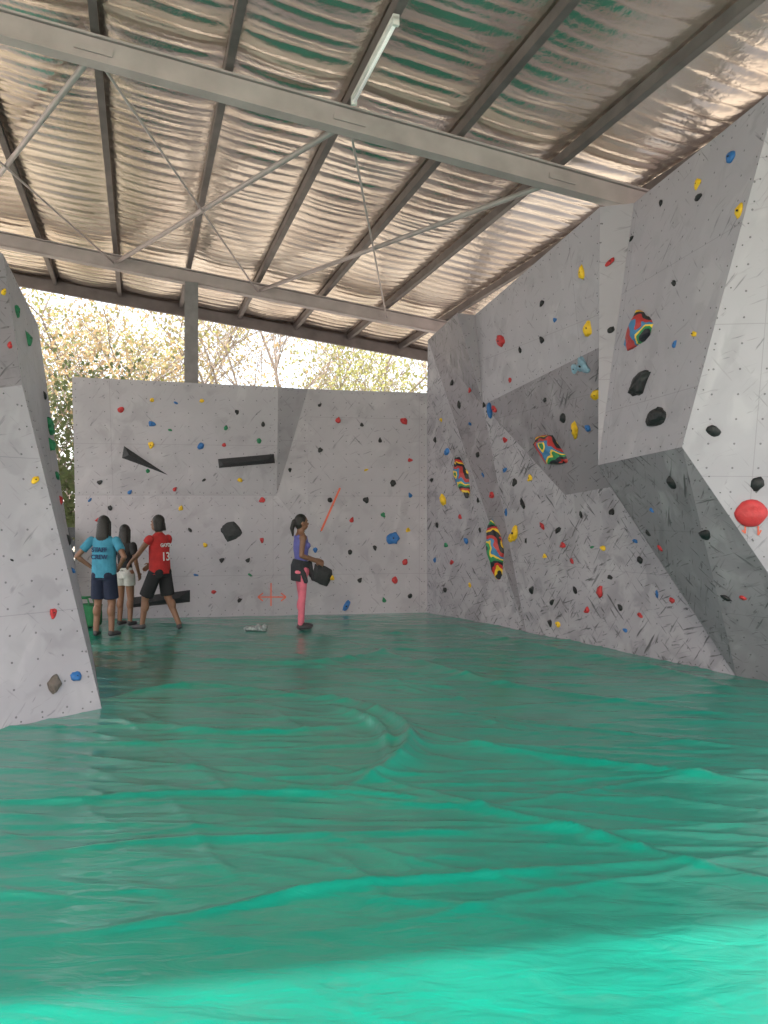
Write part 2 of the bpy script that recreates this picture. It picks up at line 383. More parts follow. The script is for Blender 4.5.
for v in (1.15, 6.9, 12.65):
    for dz, w, h in ((0, .03, .22), (.105, .13, .018), (-.105, .13, .018)):
        box(bm, RP(-8.8, v, dz), RP(5.65, v, dz), w, h)
    for u in np.arange(-7.0, 5.5, 1.105*2):
        box(bm, RP(u-.15, v-.06, -.02), RP(u+.15, v-.06, -.02), .012, .05)
    box(bm, RP(-8.8, v-.04, 0), RP(5.65, v-.04, 0), .01, .17)
mesh_obj('roof_beams', bm, [M_steel])
bm = bmesh.new()
k = -8
while True:
    u = -.36+1.105*k
    if u > U1-.1: break
    if u > U0:
        for du, dz, w, h in ((-.03, .19, .008, .10), (0, .235, .06, .008), (0, .145, .06, .008), (.03, .155, .008, .025)):
            box(bm, RP(u+du, V0+.05, dz), RP(u+du, V1-.05, dz), w, h)
    k += 1
mesh_obj('roof_purlins', bm, [M_steeld])
bm = bmesh.new()
for z0, h, vv in ((.1, .2, 15.2), (.2, .16, 15.33), (.18, .2, V0)):
    box(bm, RP(U0, vv, z0), RP(U1, vv, z0), .07, h)
mesh_obj('trim_1', bm, [M_steeld])
bm = bmesh.new()
kk = [-.36+2.21*i for i in range(-4, 3)]
for i in range(len(kk)-1):
    a, c = kk[i], kk[i+1]
    tube(bm, RP(a, 6.9, -.03), RP(c, 12.65, -.03), .013, .013, 6)
    tube(bm, RP(c, 6.9, 0), RP(a, 12.65, 0), .03, .03, 8)
mesh_obj('roof_cross_bracing', bm, [M_steel])
def column(u, v):
    bm = bmesh.new(); p = E*u+D*v; z1 = RZ(u)-.1
    box(bm, (p.x, p.y, 0), (p.x, p.y, z1), .02, .2, up=D)
    for s in (-1, 1):
        q = p+D*(.1*s)
        box(bm, (q.x, q.y, 0), (q.x, q.y, z1), .2, .02, up=D)
    box(bm, (p.x, p.y, 0), (p.x, p.y, .03), .34, .34, up=D)
    mesh_obj('steel_column', bm, [mat('column_paint', (.21, .205, .21), .6)])
column(.78, 12.65); column(5.62, 12.65); column(5.62, 6.9); column(-8.5, 12.65); column(-8.5, 6.9); column(-8.5, 1.15)
bm = bmesh.new()
box(bm, RP(1.84, 5.5, .11), RP(1.84, 6.72, .11), .05, .04)
box(bm, RP(1.84, 5.5, .08), RP(1.84, 5.53, .08), .05, .06); box(bm, RP(1.84, 6.69, .08), RP(1.84, 6.72, .08), .05, .06)
tube(bm, RP(1.84, 5.53, .07), RP(1.84, 6.69, .07), .014, .014, 10, 1)
M_em = mat('fluorescent_tube', (.9, .9, .88), .3); nt, b = nodes_of(M_em); b.inputs['Emission Color'].default_value = (1, 1, .95, 1); b.inputs['Emission Strength'].default_value = .2
mesh_obj('fluorescent_lamp', bm, [mat('white_enamel', (.75, .75, .73), .4), M_em])

# ------------------------------------------------------------- floor + tarp
bm = bmesh.new()
q = [bm.verts.new(E*u+D*v+Vector((0, 0, -.03))) for u, v in ((U0, V0-1), (U1+1, V0-1), (U1+1, 15.5), (U0, 15.5))]
bm.faces.new(q); mesh_obj('floor', bm, [mat('concrete', (.35, .34, .32), .85, 0, .2, 3)])
xs = np.arange(-6.4, 5.5, .025)
ys = [-1.5]
while ys[-1] < 12.9: ys.append(ys[-1]+max(.014, .009+.0021*ys[-1]))
ys = np.array(ys)
X, Y = np.meshgrid(xs, ys)
wx = X+.35*vn(X*.7, Y*.7, 21); wy = Y+.5*vn(X*.5, Y*.6, 22)
def ridged(x, y, seed, p): return np.clip(1-np.abs(2*vn(x, y, seed)-1)*1.6, 0, 1)**p
def rot(a): c, s = math.cos(a), math.sin(a); return wx*c+wy*s, -wx*s+wy*c
Z = np.zeros_like(X)
for a, sx, sy, p, amp, sd in ((-.14, .12, .9, 3, .010, 31), (.12, .15, 1.5, 3, .008, 32), (-.3, .22, 2.3, 3, .007, 33), (.04, .35, 4.4, 2, .005, 34), (-.35, .5, 5.0, 2, .004, 36), (.3, .6, 6.5, 2, .003, 37)):
    rx, ry = rot(a); Z += amp*ridged(rx*sx+50, ry*sy+50, sd, p)
Z += .010*vn(X*.7+9, Y*1.0+9, 40)+.0035*vn(X*1.6+wy, Y*6.5, 41)+.0012*vn(X*7, Y*14, 42)
rg = random.Random(5)
def crease(cx, cy, ang, ln, amp, w, bend):
    global Z
    c, s = math.cos(ang), math.sin(ang); lx = (X-cx)*c+(Y-cy)*s; ly = -(X-cx)*s+(Y-cy)*c-bend*lx*lx+.02*np.sin(lx*5+cx*7)
    m = np.clip(1-(lx/(ln/2))**2, 0, 1)
    Z += amp*m*np.exp(-np.abs(ly)/w)
for _ in range(210):
    cy = .8+11.2*rg.random()**1.1; cx = rg.uniform(-4.5, 3.5)
    crease(cx, cy, rg.gauss(-.06, .16), rg.uniform(1.4, 5.6), rg.uniform(.007, .019), rg.uniform(.012, .032), rg.uniform(-.04, .04))
for _ in range(55):
    crease(rg.uniform(-2.6, 1.4), rg.uniform(3.2, 8.5), rg.uniform(-1.2, -.4), rg.uniform(.5, 1.7), rg.uniform(.007, .018), rg.uniform(.012, .03), rg.uniform(-.15, .15))
def fold(pts, amp, w):
    global Z
    P = [G(*p) for p in pts]
    Q = []
    for i in range(len(P)-1):
        p0 = P[max(i-1, 0)]; p1 = P[i]; p2 = P[i+1]; p3 = P[min(i+2, len(P)-1)]
        for s in (0, .33, .67):
            Q.append(.5*((2*p1)+(p2-p0)*s+(2*p0-5*p1+4*p2-p3)*s*s+(3*p1-p0-3*p2+p3)*s**3))
    Q.append(P[-1]); P = Q
    best = np.full_like(X, 9.); tt = np.zeros_like(X); n = len(P)-1
    for i in range(n):
        a, b_ = P[i], P[i+1]; dx, dy = b_.x-a.x, b_.y-a.y; L2 = dx*dx+dy*dy
        t_ = np.clip(((X-a.x)*dx+(Y-a.y)*dy)/L2, 0, 1); dd = np.hypot(X-a.x-t_*dx, Y-a.y-t_*dy)
        m_ = dd < best; best = np.where(m_, dd, best); tt = np.where(m_, (i+t_)/n, tt)
    Z += amp*np.exp(-(best/w)**1.2)*np.clip(np.sin(np.pi*np.clip(tt, .0, 1)), 0, 1)
fold([(305, 696), (352, 706), (378, 718), (402, 734), (410, 748), (400, 766), (375, 780), (340, 795)], .12, .07)
fold([(325, 706), (365, 724), (385, 742), (388, 775)], .08, .045)
fold([(350, 722), (480, 748), (560, 762), (660, 776), (768, 790), (960, 815)], .05, .04)
fold([(330, 770), (450, 803), (520, 822), (610, 845), (700, 872), (900, 915)], .04, .035)
fold([(-160, 810), (50, 806), (150, 800), (260, 798), (360, 797), (520, 812)], .04, .032)
fold([(-160, 950), (60, 938), (160, 925), (250, 908), (330, 893), (450, 884), (560, 876), (700, 868), (1000, 860)], .035, .028)
fold([(-60, 870), (60, 858), (160, 845), (340, 840), (600, 830)], .025, .04)
fold([(105, 702), (160, 692), (220, 690), (360, 706)], .055, .055)
fold([(90, 720), (200, 735), (280, 736), (380, 726)], .045, .05)
fold([(150, 653), (230, 664), (300, 667), (360, 660), (420, 650), (580, 655)], .05, .08)
fold([(330, 640), (420, 665), (520, 690), (760, 720)], .045, .07)
fold([(430, 620), (520, 645), (660, 672), (760, 700)], .05, .1)
edge = np.clip((Y-10.8)/1.2, 0, 1); Z = Z*(1-.6*edge)*.9
Z *= .35+.65*np.clip((Y-2.75)/.5, 0, 1)           # front strip lies flat
for px_, py_ in ((104, 638), (125, 627), (160, 631), (301, 630.5), (257, 632), (84, 620)):   # weighed down where people stand
    g_ = G(px_, py_); d_ = np.hypot(X-g_.x, Y-g_.y); k_ = np.clip((d_-.3)/.3, 0, 1); Z = Z*k_+.012*(1-k_)
Z += .002
keep = ~((Y > 6.6) & (X+.565*Y > 7.68)) & (Y < 12.2-.15*(.68-X)+.10)
M_tarp = bpy.data.materials.new('green_pvc_tarp'); nt, b = nodes_of(M_tarp); N = nt.nodes; L = nt.links
tc = N.new('ShaderNodeTexCoord'); nz = N.new('ShaderNodeTexNoise'); nz.inputs['Scale'].default_value = 1.1; nz.inputs['Detail'].default_value = 7; nz.inputs['Roughness'].default_value = .6
L.new(tc.outputs['Object'], nz.inputs['Vector']); cr = N.new('ShaderNodeValToRGB')
cr.color_ramp.elements[0].position = .3; cr.color_ramp.elements[0].color = (.001, .215, .155, 1)
cr.color_ramp.elements[1].position = .7; cr.color_ramp.elements[1].color = (.003, .30, .215, 1)
L.new(nz.outputs['Fac'], cr.inputs[0])
dn = N.new('ShaderNodeTexNoise'); dn.inputs['Scale'].default_value = 5; dn.inputs['Detail'].default_value = 8; dn.inputs['Distortion'].default_value = 1.5
L.new(tc.outputs['Object'], dn.inputs['Vector']); dr = N.new('ShaderNodeValToRGB'); dr.color_ramp.elements[0].position = .55; dr.color_ramp.elements[1].position = .8
dr.color_ramp.elements[1].color = (.18, .18, .18, 1)
L.new(dn.outputs['Fac'], dr.inputs[0]); mx = N.new('ShaderNodeMixRGB'); L.new(dr.outputs[0], mx.inputs[0]); L.new(cr.outputs[0], mx.inputs[1]); mx.inputs[2].default_value = (.12, .26, .19, 1)
L.new(mx.outputs[0], b.inputs['Base Color'])
b.inputs['Roughness'].default_value = .35; b.inputs['Specular IOR Level'].default_value = .3
rr = N.new('ShaderNodeMapRange'); rr.inputs['From Min'].default_value = .3; rr.inputs['From Max'].default_value = .7; rr.inputs['To Min'].default_value = .06; rr.inputs['To Max'].default_value = .15; L.new(nz.outputs['Fac'], rr.inputs['Value']); L.new(rr.outputs[0], b.inputs['Coat Roughness'])
b.inputs['Coat Weight'].default_value = 1.0; b.inputs['Coat IOR'].default_value = 1.52
mp = N.new('ShaderNodeMapping'); mp.inputs['Scale'].default_value = (1.6, 5, 1); mp.inputs['Rotation'].default_value = (0, 0, .1); L.new(tc.outputs['Object'], mp.inputs[0])
nb = N.new('ShaderNodeTexNoise'); nb.inputs['Scale'].default_value = 2.4; nb.inputs['Detail'].default_value = 4; nb.inputs['Distortion'].default_value = .8; L.new(mp.outputs[0], nb.inputs['Vector'])
bp = N.new('ShaderNodeBump'); bp.inputs['Strength'].default_value = .4; bp.inputs['Distance'].default_value = .02
L.new(nb.outputs['Fac'], bp.inputs['Height']); L.new(bp.outputs[0], b.inputs['Normal']); L.new(bp.outputs[0], b.inputs['Coat Normal'])
grid_mesh('green_tarp', X, Y, Z, [M_tarp], keep)

# ------------------------------------------------------------- outside
bm = bmesh.new(); bmesh.ops.create_circle(bm, cap_ends=True, radius=120, segments=48)
for v in bm.verts: v.co.z = -.12
mesh_obj('ground', bm, [mat('dry_earth', (.42, .37, .29), .95, 0, .25, .6)])
def leafmat(i, c):
    m = mat('leaves_'+str(i), c, .7, 0, .3, 1.5); nt = m.node_tree; N = nt.nodes; L = nt.links; b = N['Principled BSDF']
    tr = N.new('ShaderNodeBsdfTranslucent'); tr.inputs[0].default_value = (*c, 1); mxs = N.new('ShaderNodeMixShader'); mxs.inputs[0].default_value = .4
    L.new(b.outputs[0], mxs.inputs[1]); L.new(tr.outputs[0], mxs.inputs[2]); L.new(mxs.outputs[0], N['Material Output'].inputs['Surface']); return m
leafm = [leafmat(i, c) for i, c in enumerate([(.42, .35, .16), (.32, .32, .11), (.50, .36, .19), (.14, .17, .07)])]
M_bark = mat('bark', (.22, .18, .15), .9, 0, .3, 6)
def tree(name, x, y, h, seed, leaves, mi, spread=1.0, ls=.078):
    rng = random.Random(seed); bm = bmesh.new(); tips = []
    def br(p, d, ln, r, lvl):
        q = p; n = 3
        for i in range(n):
            d2 = (d+Vector((rng.uniform(-.2, .2), rng.uniform(-.2, .2), rng.uniform(-.08, .12)))).normalized()
            q2 = q+d2*(ln/n); tube(bm, q, q2, r*(1-i*.2), r*(1-(i+1)*.2), 6 if lvl < 2 else 4, 0, False); q = q2; d = d2
            if lvl >= 1: tips.append(q.copy())
            if lvl < 4 and i >= (1 if lvl == 0 else 0):
                for _ in range(2 if lvl < 3 else 1):
                    a = rng.uniform(0, 6.28); o = Vector((math.cos(a), math.sin(a), rng.uniform(.1, .9)))*spread
                    br(q, (d*.6+o).normalized(), ln*rng.uniform(.5, .72), r*.45, lvl+1)
    br(Vector((0, 0, -.2)), Vector((rng.uniform(-.1, .1), rng.uniform(-.1, .1), 1)), h*.6, h*.014, 0)
    me = bpy.data.meshes.new(name); bm.to_mesh(me); bm.free()
    vs = []; fs = []
    for _ in range(leaves):
        t_ = rng.choice(tips); c = t_+Vector((rng.gauss(0, .28), rng.gauss(0, .28), rng.gauss(0, .22)))
        s = rng.uniform(.5, 1)*ls; u = Vector((rng.gauss(0, 1), rng.gauss(0, 1), rng.gauss(0, 1))).normalized(); w = u.orthogonal().normalized()*.6
        k = len(vs); vs += [c-u*s, c+w*s, c+u*s, c-w*s]; fs.append((k, k+1, k+2, k+3))
    bm = bmesh.new(); bm.from_mesh(me)
    m2 = bpy.data.meshes.new(name+'l'); m2.from_pydata([tuple(v) for v in vs], [], fs)
    n0 = len(bm.faces); bm.from_mesh(m2); bm.faces.ensure_lookup_table()
    for f in bm.faces[n0:]: f.material_index = 1
    o = mesh_obj(name, bm, [M_bark, leafm[mi]]); o.location = (x, y, 0)
spec = [(-11.5, 19, 7.0, 1700, 0), (-9.2, 21, 7.4, 2200, 1), (-7.2, 18.5, 6.5, 2300, 2), (-5.2, 22, 7.6, 2300, 0), (-3.6, 19, 7.5, 250, 2), (-1.8, 23, 7.2, 2300, 1),
        (-.2, 19.5, 6.4, 1500, 1), (1.6, 21, 8.2, 200, 2), (3.4, 24, 8.0, 2000, 1), (-14, 24, 9, 2500, 2), (-8, 28, 9.2, 3200, 0), (-2.5, 30, 9.2, 3200, 2), (-12, 32, 9.8, 3200, 0), (3, 31, 9.3, 3200, 0), (-17, 30, 10.5, 2600, 0),
        (-6.6, 15.6, 4.4, 1500, 3)]
for i, (x, y, h, n, mi) in enumerate(spec): tree('tree', x, y, h, 100+i, n, mi, 1.0 if n > 1000 else .6)
tree('shrub', -5.6, 13.6, 2.4, 300, 2600, 3, 1.3); tree('shrub', -9.4, 15.6, 3.0, 301, 2600, 1, 1.3)

# ------------------------------------------------------------- people
M_skin = mat('skin_brown', (.23, .115, .07), .5, 0, .08, 6); M_hair = mat('hair_black', (.012, .010, .009), .45, 0, .3, 60, .5, 200)
M_eye = mat('eye_white', (.7, .68, .65), .3); M_lip = mat('lips', (.25, .08, .07), .5)
def cloth(n, c): return mat('cloth_'+n, c, .85, 0, .12, 12, .5, 25)
class Fig:
    def __init__(s): s.p = []
    def cone(s, a, b, ra, rb, lab, side=(1, 0, 0)):
        s.p.append(('c', Vector(a), Vector(b), ra if isinstance(ra, tuple) else (ra, ra), rb if isinstance(rb, tuple) else (rb, rb), Vector(side), lab))
    def ell(s, c, r, lab, R=None):
        s.p.append(('e', Vector(c), r if isinstance(r, tuple) else (r, r, r), R or Matrix.Identity(3), lab))
    def limb(s, a, b, ra, rb, lab):
        a = Vector(a); b = Vector(b); sd = (b-a).orthogonal(); s.cone(a, b, ra, rb, lab, sd); s.ell(a, ra, lab); s.ell(b, rb, lab)
    def hand(s, w, d, nrm, sgn, curl=.5):
        w = Vector(w); d = Vector(d).normalized(); n = Vector(nrm); n = (n-d*n.dot(d)).normalized(); a = d.cross(n)*sgn
        Rm = Matrix((a, d, n)).transposed()
        s.ell(w+d*.045, (.038, .052, .017), 'skin', Rm); s.ell(w+d*.075, (.040, .03, .015), 'skin', Rm)
        for i, (o, l) in enumerate(((.028, .066), (.010, .074), (-.009, .069), (-.027, .054))):
            p = w+d*.088+a*o; d1 = (d+n*curl*.6+a*o*2).normalized(); q = p+d1*l*.55; d2 = (d+n*curl*2.2).normalized(); e = q+d2*l*.5
            s.limb(p, q, .0095, .009, 'skin'); s.limb(q, e, .009, .0078, 'skin')
        p = w+d*.03+a*.032; q = p+(d*.6+a*.8+n*.3).normalized()*.035; e = q+(d*.9+a*.3+n*.4).normalized()*.03
        s.limb(p, q, .013, .011, 'skin'); s.limb(q, e, .011, .009, 'skin')
    def build(s, name, loc, head, sc, mats, extra=None):
        bm = bmesh.new()
        for p in s.p:
            if p[0] == 'c':
                _, a, b, ra, rb, sd, lab = p; w = (b-a).normalized(); u = (sd-w*sd.dot(w)).normalized(); t_ = w.cross(u); n = 20; rings = []
                for c, r in ((a, ra), (b, rb)):
                    rings.append([bm.verts.new(c+u*(r[0]*math.cos(6.28318*k/n))+t_*(r[1]*math.sin(6.28318*k/n))) for k in range(n)])
                for k in range(n): bm.faces.new((rings[0][k], rings[0][(k+1) % n], rings[1][(k+1) % n], rings[1][k]))
                bm.faces.new(rings[0][::-1]); bm.faces.new(rings[1])
            else:
                _, c, r, Rm, lab = p
                ret = bmesh.ops.create_icosphere(bm, subdivisions=3 if max(r) > .03 else 2, radius=1)
                for v in ret['verts']: v.co = c+Rm @ Vector((v.co.x*r[0], v.co.y*r[1], v.co.z*r[2]))
        me = bpy.data.meshes.new('t'); bm.to_mesh(me); bm.free(); o = link(bpy.data.objects.new('t', me))
        r = o.modifiers.new('r', 'REMESH'); r.mode = 'VOXEL'; r.voxel_size = .0075; r.adaptivity = 0
        sm = o.modifiers.new('s', 'SMOOTH'); sm.iterations = 3; sm.factor = .5
        dg = bpy.context.evaluated_depsgraph_get(); me2 = bpy.data.meshes.new_from_object(o.evaluated_get(dg))
        bpy.data.objects.remove(o)
        nf = len(me2.polygons); C = np.zeros(nf*3); me2.polygons.foreach_get('center', C); C = C.reshape(-1, 3)
        best = np.full(nf, 1e9); lab = np.zeros(nf, int); keys = list(mats.keys())
        for p in s.p:
            if p[0] == 'c':
                _, a, b, ra, rb, sd, lb = p; w = (b-a); Ln = w.length; w = w/Ln; u = (sd-w*sd.dot(w)).normalized(); t_ = w.cross(u)
                q = C-np.array(a); tl = q@np.array(w); tt = np.clip(tl/Ln, 0, 1); r0 = ra[0]+(rb[0]-ra[0])*tt; r1 = ra[1]+(rb[1]-ra[1])*tt
                rn = np.sqrt(((q@np.array(u))/r0)**2+((q@np.array(t_))/r1)**2); over = np.abs(tl-tt*Ln); dd = (rn-1)*np.minimum(r0, r1)
                dd = np.where(dd > 0, dd, np.where(over > 0, 0, dd))+over
            else:
                _, c, r_, Rm, lb = p; q = (C-np.array(c))@np.array(Rm); dd = (np.sqrt(((q/np.array(r_))**2).sum(1))-1)*min(r_)
            m_ = dd < best; best[m_] = dd[m_]; lab[m_] = keys.index(lb)
        for k in keys: me2.materials.append(mats[k])
        me2.polygons.foreach_set('material_index', lab.astype(np.int32)); me2.polygons.foreach_set('use_smooth', [True]*nf)
        me2.name = name; ob = link(bpy.data.objects.new(name, me2)); ob.location = loc; ob.rotation_euler = (0, 0, head); ob.scale = (sc, sc, sc)
        return ob

def person(name, loc, heading, sc, pose, top, bottom, style, M):
    f = Fig(); hz = pose.get('hipz', .90); dz = hz-.90; ln = Vector(pose.get('lean', (0, 0, 0)))
    def T(x, y, z):
        k = max(0, (z-.9)/.5); return Vector((x, y, z+dz))+ln*k
    fem = style.get('fem', False); sw = .165 if fem else .185
    ht = style.get('headturn', 0); Rh = Matrix.Rotation(ht, 3, 'Z'); Hc = T(0, .015, 1.575)
    def Hd(x, y, z): return Hc+Rh @ Vector((x, y, z))
    f.ell(Hd(0, -.008, .02), (.074, .092, .102), 'skin', Rh); f.ell(Hd(0, .025, -.05), (.052, .062, .062), 'skin', Rh)
    f.ell(Hd(0, .088, -.018), (.012, .020, .018), 'skin', Rh); f.ell(Hd(0, .082, .002), (.009, .012, .028), 'skin', Rh)
    for s_ in (-1, 1):
        f.ell(Hd(s_*.073, -.005, -.005), (.010, .020, .030), 'skin', Rh); f.ell(Hd(s_*.030, .076, .008), (.013, .010, .009), 'eye', Rh)
        f.ell(Hd(s_*.030, .084, .008), (.006, .006, .006), 'hair', Rh); f.ell(Hd(s_*.032, .082, .032), (.020, .008, .005), 'hair', Rh)
    f.ell(Hd(0, .082, -.060), (.022, .010, .008), 'lip', Rh)
    f.ell(Hd(0, -.022, .040), (.084, .092, .094), 'hair', Rh); f.ell(Hd(0, -.05, -.01), (.078, .060, .09), 'hair', Rh)
    hl = style.get('hair', 'short')
    if hl == 'long':
        f.cone(Hd(0, -.05, .0), Hd(0, -.075, -.17), (.082, .06), (.092, .045), 'hair'); f.cone(Hd(0, -.075, -.17), Hd(0, -.085, -.24), (.092, .045), (.06, .02), 'hair')
        for s_ in (-1, 1): f.limb(Hd(s_*.07, 0, .03), Hd(s_*.08, -.02, -.15), .028, .028, 'hair')
    if hl == 'bob':
        f.cone(Hd(0, -.045, .0), Hd(0, -.06, -.11), (.086, .065), (.095, .055), 'hair')
        for s_ in (-1, 1): f.limb(Hd(s_*.068, 0, .03), Hd(s_*.08, -.025, -.09), .03, .028, 'hair')
    if hl == 'pony':
        f.ell(Hd(0, -.11, .02), (.035, .035, .035), 'hair'); f.limb(Hd(0, -.12, .02), Hd(0, -.15, -.08), .034, .032, 'hair'); f.limb(Hd(0, -.15, -.08), Hd(0, -.135, -.19), .032, .014, 'hair')
    f.cone(T(0, -.01, 1.38), T(0, 0, 1.53), (.056, .058), (.047, .052), 'skin')
    tn = 'skin' if style.get('tank') else 'top'
    f.cone(T(0, -.008, 1.385), T(0, -.008, 1.44), (sw*.78, .075), (.06, .055), tn)
    pr = [(1.385, sw*.85, .085), (1.30, sw*.86, .108), (1.18, sw*.80, .105 if not fem else .112), (1.04, sw*.72, .09), (.93, sw*.84, .105)]
    for (z0, a0, b0), (z1, a1, b1) in zip(pr[:-1], pr[1:]): f.cone(T(0, 0, z1), T(0, 0, z0), (a1, b1), (a0, b0), 'top')
    if style.get('loose'):
        f.cone(T(0, 0, .84), T(0, 0, 1.25), (sw*.95, .132), (sw*.90, .122), 'top')
    if fem:
        for s_ in (-1, 1): f.ell(T(s_*.065, .085, 1.24), (.055, .045, .05), 'top')
    if style.get('tank'):
        for s_ in (-1, 1): f.limb(T(s_*.09, .03, 1.36), T(s_*.085, -.05, 1.36), .04, .04, 'top')
    f.cone(Vector((0, 0, .80+dz)), T(0, 0, .98), (.155, .115), (sw*.84, .10), 'bot')
    for s_ in (-1, 1): f.ell((s_*.075, -.04, .86+dz), (.085, .085, .09), 'bot')
    for s_, key in ((-1, 'L'), (1, 'R')):
        sh = T(s_*sw, -.005, 1.355); el = Vector(pose['el'+key])+Vector((0, 0, dz))+ln*.5; wr = Vector(pose['wr'+key])+Vector((0, 0, dz))+ln*.4
        f.ell(sh, .057, tn); f.limb(sh, el, .046, .036, 'skin'); f.limb(el, wr, .036, .025, 'skin')
        f.ell(el.lerp(wr, .25), (.038, .038, .038), 'skin')
        if not style.get('tank'):
            mid = sh.lerp(el, style.get('sleeve', .6)); f.cone(sh, mid, .062, .060, 'top', side=(0, 1, 0))
        hd = Vector(pose.get('hd'+key, (wr-el).normalized())); f.hand(wr, hd, pose.get('pn'+key, (-s_, .1, 0)), 1, .45)
    for s_, key in ((-1, 'L'), (1, 'R')):
        hp = Vector((s_*.085, 0, .88+dz)); kn = Vector(pose['kn'+key]); an = Vector(pose['an'+key])
        ll = 'bot' if style['legs'] == 'leggings' else 'skin'
        f.limb(hp, kn, .084, .056, ll); f.limb(kn, an, .054, .037, ll)
        f.ell(kn.lerp(an, .3)+Vector((0, -.018, 0)), (.053, .055, .095), ll)
        if style['legs'] == 'shorts':
            q = hp.lerp(kn, style.get('short', .85)); f.cone(q, hp, (.098, .105) if style.get('short', .85) > .6 else (.09, .098), (.09, .108), 'bot')
        td = Vector(pose.get('td'+key, (0, 1, 0))); R3 = Matrix.Rotation(math.atan2(-td.x, td.y), 3, 'Z')
        ft = an.copy(); fz = ft.z-.075
        f.ell(ft+R3 @ Vector((0, 0, -.02)), (.038, .045, .05), 'shoe')
        f.ell(Vector((ft.x, ft.y, fz+.038))+R3 @ Vector((0, .055, 0)), (.044, .115, .036), 'shoe', R3); f.ell(Vector((ft.x, ft.y, fz+.045))+R3 @ Vector((0, .0, 0)), (.038, .058, .045), 'shoe', R3)
        f.ell(Vector((ft.x, ft.y, fz+.028))+R3 @ Vector((0, .12, 0)), (.044, .055, .028), 'shoe', R3)
    if style.get('jacket'):
        f.cone(T(0, -.02, .93), T(0, 0, 1.02), (.165, .13), (.145, .12), 'jacket'); f.cone((0, -.05, .72+dz), (0, -.03, .95+dz), (.15, .10), (.165, .12), 'jacket')
        f.limb(T(.03, .13, .97), T(.07, .16, .74), .034, .024, 'jacket'); f.limb(T(-.03, .13, .97), T(-.06, .16, .78), .034, .024, 'jacket'); f.ell(T(0, .13, .97), .042, 'jacket')
        f.limb(T(.13, -.02, .9), T(.17, .04, .72), .045, .03, 'jacket')
    o = f.build(name, loc, heading, sc, M)
    return o, dz
def text_child(par, txt, size, loc, rot, m):
    cu = bpy.data.curves.new(txt, 'FONT'); cu.body = txt; cu.size = size; cu.align_x = 'CENTER'; cu.extrude = .002; cu.offset = .003
    o = link(bpy.data.objects.new('lettering', cu)); cu.materials.append(m); o.parent = par; o.location = loc; o.rotation_euler = rot
M_wht = cloth('white_print', (.75, .75, .75)); M_nav = cloth('navy_print', (.02, .05, .12))
M_shoe = mat('shoe_dark', (.05, .045, .05), .6)
base = dict(skin=M_skin, hair=M_hair, eye=M_eye, lip=M_lip, shoe=M_shoe)
FZ = .014
def at(px, py): p = G(px, py); p.z = FZ; return p
o, dz = person('climber_in_blue_shirt', at(104, 638), math.radians(-8), .905, dict(
    elL=(-.35, -.10, 1.13), wrL=(-.20, .03, .97), hdL=(.5, .75, -.35), pnL=(.8, -.2, 0), elR=(.34, -.08, 1.13), wrR=(.2, .05, .97), hdR=(-.5, .75, -.35), pnR=(-.8, -.2, 0),
    knL=(-.10, .02, .49), anL=(-.11, -.02, .085), knR=(.10, .03, .49), anR=(.11, 0, .085), tdL=(-.3, 1, 0), tdR=(.3, 1, 0)),
    None, None, dict(legs='shorts', short=.88, loose=True, hair='long'), dict(base, top=cloth('cyan', (.05, .25, .37)), bot=cloth('navy', (.012, .018, .045))))
text_child(o, 'STAFF', .085, (0, -.134, 1.2), (math.radians(90), 0, 0), M_nav); text_child(o, 'CREW', .085, (0, -.134, 1.1), (math.radians(90), 0, 0), M_nav)
person('child_in_black_shirt', at(125, 627), math.radians(-20), .83, dict(
    elL=(-.22, -.02, 1.10), wrL=(-.21, .08, .86), elR=(.23, -.02, 1.10), wrR=(.2, .1, .88), knL=(-.1, .02, .49), anL=(-.1, -.01, .085), knR=(.09, .03, .49), anR=(.1, 0, .085)),
    None, None, dict(legs='shorts', short=.5, hair='long', fem=True), dict(base, top=cloth('black', (.02, .02, .022)), bot=cloth('white', (.45, .45, .43))))
o, dz = person('climber_in_red_jersey', at(160, 631), math.radians(62), .92, dict(hipz=.88, lean=(0, .03, 0),
    elL=(-.25, .16, 1.14), wrL=(-.18, .40, 1.00), elR=(.27, .12, 1.12), wrR=(.19, .34, .96), pnL=(.6, 0, -.5), pnR=(-.6, 0, -.5),
    knL=(-.12, .17, .47), anL=(-.13, .22, .085), knR=(.12, -.04, .47), anR=(.14, -.24, .085), tdL=(-.2, 1, 0), tdR=(.7, .7, 0)),
    None, None, dict(legs='shorts', short=.92, loose=True, hair='bob', sleeve=.25, headturn=.3), dict(base, top=cloth('red', (.46, .028, .028)), bot=cloth('black_shorts', (.015, .015, .018))))
text_child(o, '13', .17, (0, -.118, 1.02), (math.radians(87), 0, 0), M_wht); text_child(o, 'GAYO', .07, (0, -.108, 1.22), (math.radians(87), 0, 0), M_wht)
person('woman_in_pink_leggings', at(301, 630.5), math.radians(-72), .915, dict(
    elL=(-.22, .02, 1.10), wrL=(-.14, .24, 1.02), elR=(.22, -.04, 1.10), wrR=(.16, .19, 1.01), pnL=(.7, 0, -.3), pnR=(-.7, 0, -.3),
    knL=(-.085, .03, .49), anL=(-.09, .03, .085), knR=(.085, .0, .49), anR=(.09, -.03, .085)),
    None, None, dict(legs='leggings', fem=True, tank=True, hair='pony', jacket=True), dict(base, top=cloth('violet', (.14, .14, .42)), bot=cloth('pink', (.72, .17, .24)), jacket=cloth('jacket', (.03, .032, .038))))

